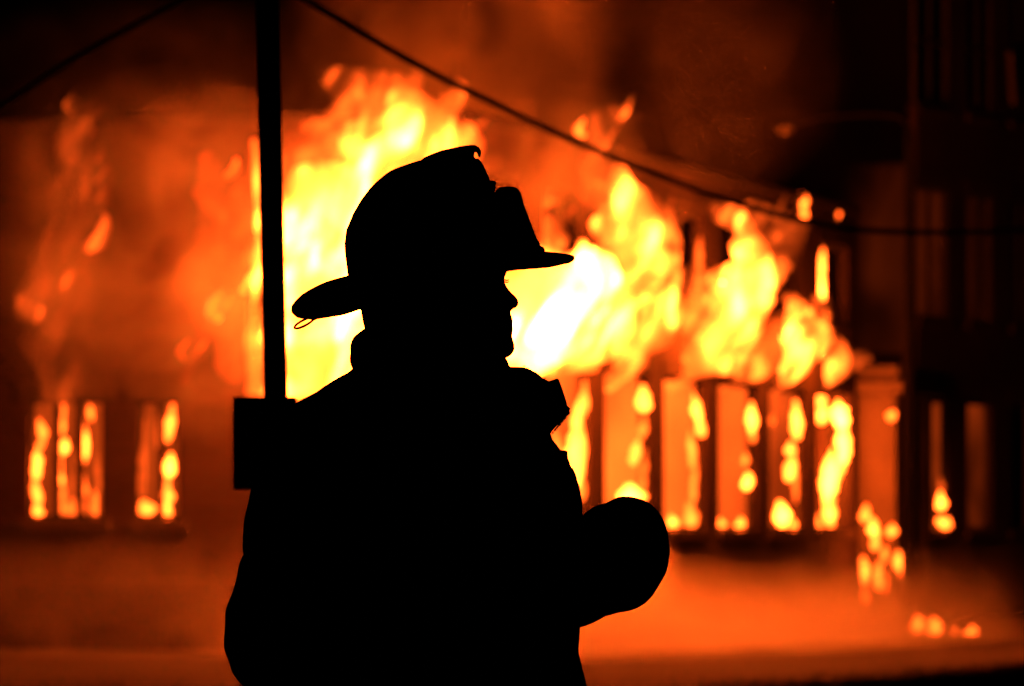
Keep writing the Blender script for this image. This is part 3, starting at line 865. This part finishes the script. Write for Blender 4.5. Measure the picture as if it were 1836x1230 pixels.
lofted(bm, [(600, 700, 870, 0.058, 0), (650, 695, 880, 0.062, 0), (690, 680, 885, 0.075, 0), (730, 640, 900, 0.15, 0), (770, 600, 930, 0.18, 0.0), (850, 590, 950, 0.165, 0.0),
            (1000, 620, 960, 0.15, 0), (1120, 630, 950, 0.145, 0), (1260, 620, 950, 0.17, 0), (1330, 640, 940, 0.17, 0)], 40)
for sgn in (-1, 1):
    y = FIG_D + sgn * 0.095
    add_tube(bm, [(FX(790), y, FZ(1290), 0.095), (FX(795), y, FZ(1500), 0.08), (FX(800), y, FZ(1800), 0.056), (FX(790), y, FZ(2000), 0.056), (FX(785), y, FZ(2400), 0.036), (FX(785), y, 0.06, 0.036)], 24, 20)
    add_ball(bm, (FX(830), y, 0.05), (0.12, 0.042, 0.04))
# near arm: shoulder, elbow, wrist; far arm behind the chest
NEAR = ([(FX(640), FIG_D - 0.13, FZ(790), 0.05), (FX(585), FIG_D - 0.17, FZ(900), 0.046), (FX(545), FIG_D - 0.20, FZ(1010), 0.042), (FX(520), FIG_D - 0.215, FZ(1130), 0.04)],
        [(FX(520), FIG_D - 0.212, FZ(1140), 0.04), (FX(700), FIG_D - 0.21, FZ(1130), 0.042), (FX(880), FIG_D - 0.17, FZ(1075), 0.036), (FX(1040), FIG_D - 0.115, FZ(1036), 0.03)])
FAR = ([(FX(720), FIG_D + 0.13, FZ(790), 0.05), (FX(705), FIG_D + 0.21, FZ(950), 0.046), (FX(692), FIG_D + 0.237, FZ(1100), 0.04)],
       [(FX(694), FIG_D + 0.237, FZ(1105), 0.04), (FX(860), FIG_D + 0.18, FZ(1095), 0.04), (FX(1010), FIG_D + 0.04, FZ(1060), 0.03)])
for arm in (NEAR, FAR):
    for seg_ in arm: add_tube(bm, seg_, 12, 18)
remeshed('body', bm, M['skin'], ff, 0.0026, 2, 0.4)
for sgn in (-1, 1):
    bm = bmesh.new(); add_ball(bm, (FX(889), FIG_D + sgn * 0.032, FZ(503)), (0.0125, 0.0125, 0.0125)); from_bm('eye', bm, M['eye'], ff)
    bm = bmesh.new()                                       # lashes
    for i in range(9):
        t = (i - 4) / 4
        p = Vector((FX(903) + 0.001 * (1 - t * t), FIG_D + sgn * 0.032 + t * 0.011, FZ(503)))
        q = p + Vector((0.0075, t * 0.002, -0.0004)); r_ = p + Vector((0.0045, t * 0.001, -0.0012))
        add_tube(bm, [(*p, 0.0006), (*r_, 0.0006), (*q, 0.0002)], None, 5)
    from_bm('eyelashes', bm, M['hood'], ff)

# ---- knit hood round the neck and jaw
bm = bmesh.new()
lofted(bm, [(430, 655, 840, 0.084, 0), (500, 648, 846, 0.09, 0), (545, 646, 850, 0.092, 0), (575, 650, 860, 0.092, 0), (600, 655, 872, 0.09, 0), (625, 650, 890, 0.086, 0), (643, 648, 908, 0.078, 0),
            (655, 645, 913, 0.08, 0), (672, 640, 925, 0.09, 0), (700, 640, 935, 0.10, 0)], 56, 2.1, 30)
from_bm('hood', bm, M['hood'], ff)

# ---- turnout coat
bm = bmesh.new()
coat_rows = [(655, 638, 905, 0.085, 0.0), (668, 630, 935, 0.10, 0.0), (684, 600, 950, 0.13, 0.0), (700, 570, 960, 0.155, 0.0), (722, 533, 972, 0.185, 0.0), (748, 508, 980, 0.21, 0.0), (775, 493, 984, 0.225, 0.0),
    (800, 484, 998, 0.23, 0.0), (825, 476, 1018, 0.23, 0.0), (850, 462, 1032, 0.228, 0.0), (880, 448, 1041, 0.224, 0.0), (910, 444, 1045, 0.22, 0.0), (950, 436, 1046, 0.215, 0.0), (985, 432, 1046, 0.21, 0.0),
    (1020, 450, 1046, 0.205, 0.0), (1060, 465, 1044, 0.20, 0.0), (1100, 475, 1041, 0.20, 0.0), (1140, 482, 1037, 0.20, 0.0), (1165, 485, 1036, 0.205, 0.0), (1200, 487, 1044, 0.21, 0.0), (1230, 488, 1050, 0.215, 0.0), (1300, 490, 1058, 0.22, 0.0),
    (1450, 500, 1062, 0.23, 0.0), (1650, 510, 1060, 0.235, 0.0)]
lofted(bm, coat_rows, 56, 2.25)
yA = FIG_D
add_tube(bm, [(FX(600), yA - 0.15, FZ(800), 0.085), (FX(566), yA - 0.19, FZ(930), 0.080), (FX(545), yA - 0.20, FZ(1000), 0.074), (FX(518), yA - 0.21, FZ(1085), 0.0735), (FX(515), yA - 0.22, FZ(1150), 0.076), (FX(560), yA - 0.21, FZ(1190), 0.078)], 22, 24)
add_tube(bm, [(FX(520), yA - 0.21, FZ(1150), 0.082), (FX(700), yA - 0.21, FZ(1130), 0.082), (FX(880), yA - 0.17, FZ(1075), 0.074), (FX(1000), yA - 0.13, FZ(1045), 0.062)], 22, 24)
add_tube(bm, [(FX(720), yA + 0.15, FZ(800), 0.085), (FX(700), yA + 0.24, FZ(960), 0.084), (FX(690), yA + 0.24, FZ(1110), 0.08), (FX(860), yA + 0.18, FZ(1095), 0.078), (FX(990), yA + 0.05, FZ(1062), 0.060)], 30, 24)
add_ball(bm, (FX(510), yA - 0.20, FZ(1140)), (0.07, 0.07, 0.085))
remeshed('turnout_coat', bm, M['coat'], ff, 0.006, 3, 0.4, wrinkle=(0.003, 16.0))

# collar: thick roll behind the neck, open flap with hook and loop edge in front
bm = bmesh.new()
lofted(bm, [(590, 652, 862, 0.082, 0), (597, 643, 880, 0.094, 0), (606, 633, 888, 0.10, 0), (620, 628, 893, 0.104, 0), (632, 628, 897, 0.105, 0), (642, 627, 902, 0.106, 0), (652, 628, 908, 0.108, 0), (662, 632, 916, 0.11, 0), (674, 636, 930, 0.12, 0)], 56, 2.2, 26)
for v in bm.verts:       # the collar is open and lower at the throat
    t = max(0.0, (v.co.x - FX(800)) / (FX(905) - FX(800)))
    v.co.z -= t * t * max(0.0, v.co.z - FZ(668)) * 0.82
from_bm('collar', bm, M['coat'], ff)
bm = bmesh.new()
flap = [(898, 657), (914, 658), (936, 658.5), (948, 662), (961, 669), (972, 678), (984, 684), (990, 682), (999, 679), (1002, 681), (1008, 697), (1016, 722), (1017, 728), (1022, 733), (1020, 741), (1008, 755), (998, 764), (990, 773), (987, 778), (975, 800), (930, 800), (890, 720)]
def prism(bm, outline, y0, y1, bevel=0.0, bulge=0.0):
    n = len(outline); layers = []
    ks = 7
    for j in range(ks):
        t = j / (ks - 1); y = y0 + (y1 - y0) * t
        sc = 1 - bulge * (2 * t - 1) ** 2
        cx = sum(p[0] for p in outline) / n; cz = sum(p[1] for p in outline) / n
        layers.append([bm.verts.new((FX(cx + (x - cx) * sc), FIG_D + y, FZ(cz + (z - cz) * sc))) for x, z in outline])
    for a, b in zip(layers, layers[1:]):
        for k in range(n): bm.faces.new((a[k], a[(k + 1) % n], b[(k + 1) % n], b[k]))
    bm.faces.new(layers[0]); bm.faces.new(layers[-1])
prism(bm, flap, -0.075, 0.055, bulge=0.10)
fl = from_bm('collar_flap', bm, M['coat'], ff, smooth=False)
bm = bmesh.new()                                          # fuzzy hook and loop tape along its lower edge
for i in range(260):
    t = R.random()
    if t < 0.7: x = 1021 + (988 - 1021) * (t / 0.7); z = 738 + (777 - 738) * (t / 0.7)
    else: u = (t - 0.7) / 0.3; x = 936 + 40 * u; z = 657 + 24 * u
    y = R.uniform(-0.025, 0.012)
    p = Vector((FX(x), FIG_D + y, FZ(z))); q = p + Vector((R.uniform(0.0005, 0.003), R.uniform(-0.002, 0.002), -R.uniform(-0.0005, 0.0025) if t < 0.7 else R.uniform(0.001, 0.003)))
    add_tube(bm, [(*p, 0.0004), (*q, 0.0003)], None, 4)
fz = from_bm('hook_and_loop', bm, M['hood'], fl); fz['kind'] = 'stuff'
bm = bmesh.new()                                          # small strap on the chest
prism(bm, [(995, 806), (1017, 809), (1018, 822), (1022, 832), (1000, 832)], -0.03, 0.015)
from_bm('chest_strap', bm, M['coat'], ff, smooth=False)
for y0, y1 in ((1475, 1515), (1600, 1640)):               # reflective trim round the skirt of the coat
    bm = bmesh.new(); lofted(bm, [(y0, 497, 1066, 0.236, 0), (y1, 503, 1066, 0.239, 0)], 56, 2.25)
    from_bm('reflective_stripe', bm, M['reflective'], ff)

# ---- gloves: palm, four curled fingers and a thumb each, one skin per glove
def glove(name, wrist, palm_c, sgn, seed):
    bm = bmesh.new()
    add_tube(bm, [(*wrist, 0.058), (*(wrist * 0.5 + palm_c * 0.5), 0.05), (*palm_c, 0.052)], 10, 20)
    return bm
bm = bmesh.new()
yH = FIG_D - 0.105
def hp(px, py, y=0.0): return (FX(px), yH + y, FZ(py))
add_tube(bm, [(*hp(985, 1050, -0.01), 0.062), (*hp(1040, 1038), 0.058), (*hp(1085, 1010), 0.056)], 10, 20)
add_ball(bm, hp(1095, 990), (0.062, 0.045, 0.070))
add_ball(bm, hp(1070, 1040), (0.060, 0.045, 0.050))
add_ball(bm, hp(1108, 1030), (0.056, 0.042, 0.052))
add_ball(bm, hp(1135, 1015), (0.042, 0.040, 0.046))
for i, (yo, l) in enumerate(((-0.036, 1.0), (-0.012, 1.06), (0.012, 1.0), (0.036, 0.86))):   # fingers curl over the top and down the front
    add_tube(bm, [(*hp(1078, 935, yo), 0.017), (*hp(1112, 890 + 21 + 18 * (1.06 - l), yo * 1.02), 0.0165), (*hp(1156, 925 + 10 * (1.06 - l), yo * 1.03), 0.017), (*hp(1176, 975, yo), 0.0165), (*hp(1170, 1022 - 22 * (1 - l), yo * 0.95), 0.016), (*hp(1140, 1045, yo * 0.9), 0.0145)], 22, 14)
add_tube(bm, [(*hp(1050, 1010, -0.04), 0.019), (*hp(1090, 985, -0.062), 0.0185), (*hp(1135, 960, -0.064), 0.017), (*hp(1158, 950, -0.052), 0.013)], 14, 14)
remeshed('glove', bm, M['leather'], ff, 0.004, 7, 0.5)
bm = bmesh.new()
yH = FIG_D + 0.02
add_tube(bm, [(*hp(985, 1062), 0.060), (*hp(1030, 1058), 0.054), (*hp(1065, 1045), 0.05)], 10, 20)
add_ball(bm, hp(1080, 1020), (0.055, 0.04, 0.058))
for i, (yo, l) in enumerate(((-0.034, 1.0), (-0.011, 1.06), (0.012, 1.0), (0.034, 0.86))):
    add_tube(bm, [(*hp(1062, 985, yo), 0.0165), (*hp(1090, 965, yo), 0.016), (*hp(1128, 985, yo), 0.016), (*hp(1140, 1020, yo), 0.0155), (*hp(1120, 1050, yo * 0.9), 0.014)], 20, 14)
add_tube(bm, [(*hp(1040, 1030, -0.035), 0.018), (*hp(1075, 1005, -0.052), 0.0175), (*hp(1110, 995, -0.054), 0.014)], 12, 14)
remeshed('glove', bm, M['leather'], ff, 0.004, 7, 0.5)

# ---- trousers and boots (below the frame)
bm = bmesh.new()
lofted(bm, [(1480, 560, 1010, 0.2, 0), (1600, 570, 1000, 0.2, 0), (1700, 590, 990, 0.195, 0)], 44)
for sgn in (-1, 1):
    y = FIG_D + sgn * 0.105
    add_tube(bm, [(FX(790), y, FZ(1620), 0.125), (FX(795), y, FZ(1800), 0.115), (FX(790), y, FZ(2050), 0.105), (FX(785), y, FZ(2380), 0.098)], 20, 24)
remeshed('trousers', bm, M['coat'], ff, 0.009, 3, 0.4, wrinkle=(0.005, 12.0))
for sgn in (-1, 1):
    y = FIG_D + sgn * 0.105
    bm = bmesh.new()
    add_tube(bm, [(FX(785), y, 0.30, 0.075), (FX(785), y, 0.16, 0.068), (FX(785), y, 0.07, 0.066)], 8, 20)
    add_ball(bm, (FX(850), y, 0.06), (0.125, 0.055, 0.055)); add_box(bm, (FX(700), y - 0.05, 0.0), (FX(980), y + 0.05, 0.035), 0.012)
    remeshed('boot', bm, M['leather'], ff, 0.006, 4, 0.5)

# ---- helmet
hel = empty('helmet_group', (FX(790), FIG_D, FZ(470)))
hel.name = 'helmet'
hel.parent = ff; hel.matrix_parent_inverse = Matrix.Translation(ff.location).inverted()
def hpart(name, bm, mat, smooth=True):
    bmesh.ops.recalc_face_normals(bm, faces=bm.faces)
    me = bpy.data.meshes.new(name); bm.to_mesh(me); bm.free(); me.materials.append(mat)
    if smooth: me.polygons.foreach_set('use_smooth', [True] * len(me.polygons))
    o = bpy.data.objects.new(name, me); COL.objects.link(o)
    o.parent = hel; o.matrix_parent_inverse = Matrix.Translation((FX(790), FIG_D, FZ(470))).inverted()
    return o
bm = bmesh.new()
dome = [(283, 795, 852, 0.012), (285, 778, 855, 0.028), (288, 765, 858, 0.042), (292, 752, 862, 0.054), (297, 735, 866, 0.064), (303, 713, 870, 0.073), (310, 700, 873, 0.081), (316, 690, 876, 0.087), (325, 679, 879, 0.093), (333, 669, 883, 0.098), (346, 657, 888, 0.105),
        (359, 647, 893, 0.110), (385, 632, 902, 0.117), (413, 620.5, 912, 0.121), (438, 617.5, 921, 0.123), (456, 618.5, 928, 0.124), (475, 621, 932, 0.125), (499, 624, 925, 0.126), (520, 630, 905, 0.124), (540, 640, 880, 0.118)]
rows = [(FZ(y), FX(a), FX(b), w, FIG_D) for y, a, b, w in dome]
add_loft(bm, rows, 64, 2.0)
for v in bm.verts:                                        # the lower rim climbs towards the brow
    t = max(0.0, (v.co.x - FX(790)) / (FX(930) - FX(790)))
    lim = FZ(540 - 70 * min(1.0, t * 1.28))
    if v.co.z < lim: v.co.z = lim
hpart('shell', bm, M['helmet'])
for k in range(6):                                         # raised ribs of the traditional crown
    ang = math.radians(20 + 28 * k)
    for sg in (-1, 1):
        bm = bmesh.new(); pts = []
        for y, a, b, w in dome[2:17:2]:
            c, h = (a + b) / 2, (b - a) / 2
            pts.append((FX(c + h * math.cos(ang)), FIG_D + sg * w * math.sin(ang), FZ(y), 0.0028))
        add_tube(bm, pts, 24, 6); hpart('rib', bm, M['helmet'])
# comb on top with the forward curling holder
bm = bmesh.new()
comb = [(754, 292), (755, 287), (759, 283.5), (775, 276), (790, 270.5), (810, 266), (830, 262), (845, 260), (853, 260.5), (859, 264), (862.5, 270), (863, 276), (861.5, 281.5), (858.5, 281), (857.5, 276), (855, 272.5), (851.5, 272), (850.5, 276), (850, 281), (854, 286), (845, 300), (780, 300)]
prism(bm, comb, -0.011, 0.011, bulge=0.03)
hpart('comb', bm, M['brass'], False)
# front shield with its bracket and a folded eye shield
bm = bmesh.new()
sh = [(336.5, 903, 921, 0.030), (338, 894, 926, 0.040), (342, 889, 931, 0.047), (349, 886, 935, 0.052), (357, 885, 937, 0.055), (366, 886, 939, 0.057), (395, 892, 950, 0.060), (415, 898, 957.5, 0.060), (430, 902, 963.5, 0.058), (437, 904, 968.5, 0.057), (440, 905, 968.5, 0.056), (442, 905, 965, 0.055), (450, 905, 960, 0.055)]
add_loft(bm, [(FZ(y), FX(a), FX(b), w, FIG_D) for y, a, b, w in sh], 40, 3.0)
hpart('front_shield', bm, M['leather'])
bm = bmesh.new()
add_tube(bm, [(FX(882), FIG_D, FZ(331), 0.006), (FX(886), FIG_D, FZ(329), 0.0045), (FX(888.5), FIG_D, FZ(328.5), 0.0025)], 6, 10)
add_tube(bm, [(FX(884), FIG_D, FZ(338), 0.006), (FX(888), FIG_D, FZ(339), 0.003)], 5, 10)
hpart('bracket', bm, M['brass'])
bm = bmesh.new()                                          # band of the folded eye shield above the brim
add_loft(bm, [(FZ(442), FX(860), FX(971), 0.085, FIG_D), (FZ(444), FX(855), FX(975), 0.092, FIG_D), (FZ(449), FX(850), FX(977.5), 0.096, FIG_D), (FZ(454), FX(850), FX(976), 0.096, FIG_D), (FZ(458), FX(850), FX(971), 0.09, FIG_D), (FZ(466), FX(850), FX(955), 0.088, FIG_D), (FZ(473), FX(850), FX(932), 0.08, FIG_D)], 48, 2.1)
hpart('band', bm, M['rubber'])
# brim: narrow at the front, long drooping tail behind
EDGE = [(0, 462), (20, 467), (40, 472), (52, 473), (70, 479), (90, 500), (110, 526), (122.5, 543), (132, 556), (150, 566), (165, 564), (172, 560), (180, 554)]
def edge_y(deg):
    for (a0, y0), (a1, y1) in zip(EDGE, EDGE[1:]):
        if a0 <= deg <= a1:
            t = (deg - a0) / (a1 - a0); t = t * t * (3 - 2 * t) if a0 < 60 else t
            return y0 + (y1 - y0) * t
    return EDGE[-1][1]
bm = bmesh.new()
NA, NR = 96, 18
top, bot = [], []
for i in range(NA):
    deg = 360 * i / NA; sd = deg if deg <= 180 else 360 - deg
    a = math.radians(deg); ca, sa = math.cos(a), math.sin(a)
    ox = 790 + (240 if ca > 0 else 268) * ca
    oy = 0.158 * math.copysign(abs(sa) ** 0.92, sa)
    ix = 778 + (150 if ca > 0 else 150) * ca
    iy = 0.118 * sa
    iz = 455 + 45 * (0.5 - 0.5 * ca)
    ez = edge_y(sd)
    rt, rb = [], []
    for j in range(NR):
        t = 1 - (1 - j / (NR - 1)) ** 1.6
        sag = t ** (1.6 if ca > 0 else 1.7)
        p = (FX(ix + (ox - ix) * t), FIG_D + iy + (oy - iy) * t, FZ(iz + (ez - iz) * sag))
        th = 0.0046 * (1 - 0.5 * t ** 10) if ca > 0 else 0.0022
        rf = max(0.0, -ca) ** 0.5
        th += rf * 0.0075 * (t if t < 0.8 else 0.8 * max(0.0, 1 - ((t - 0.8) / 0.2) ** 2) ** 0.5)
        rt.append(bm.verts.new((p[0], p[1], p[2] + th))); rb.append(bm.verts.new((p[0], p[1], p[2] - th)))
    top.append(rt); bot.append(rb)
for i in range(NA):
    n_ = (i + 1) % NA
    for j in range(NR - 1):
        bm.faces.new((top[i][j], top[n_][j], top[n_][j + 1], top[i][j + 1]))
        bm.faces.new((bot[i][j], bot[i][j + 1], bot[n_][j + 1], bot[n_][j]))
    bm.faces.new((top[i][-1], top[n_][-1], bot[n_][-1], bot[i][-1]))
    bm.faces.new((top[i][0], bot[i][0], bot[n_][0], top[n_][0]))
hpart('brim', bm, M['helmet'])
bm = bmesh.new()                                          # hanging ring under the tail of the brim
c = Vector((FX(546), FIG_D - 0.02, FZ(580)))
u = Vector((FX(563) - FX(529), 0.0, FZ(573.5) - FZ(588.5))) * 0.5; v_ = Vector((0.25, 0.6, 1)).normalized() * 0.0062
pts = []
for i in range(33):
    a = 2 * math.pi * i / 32
    p = c + u * math.cos(a) + v_ * math.sin(a); pts.append((*p, 0.0018))
add_tube(bm, pts, None, 8)
add_tube(bm, [(FX(560), FIG_D - 0.02, FZ(575), 0.002), (FX(574), FIG_D - 0.02, FZ(569), 0.002)], 4, 8)
hpart('hanging_ring', bm, M['brass'])
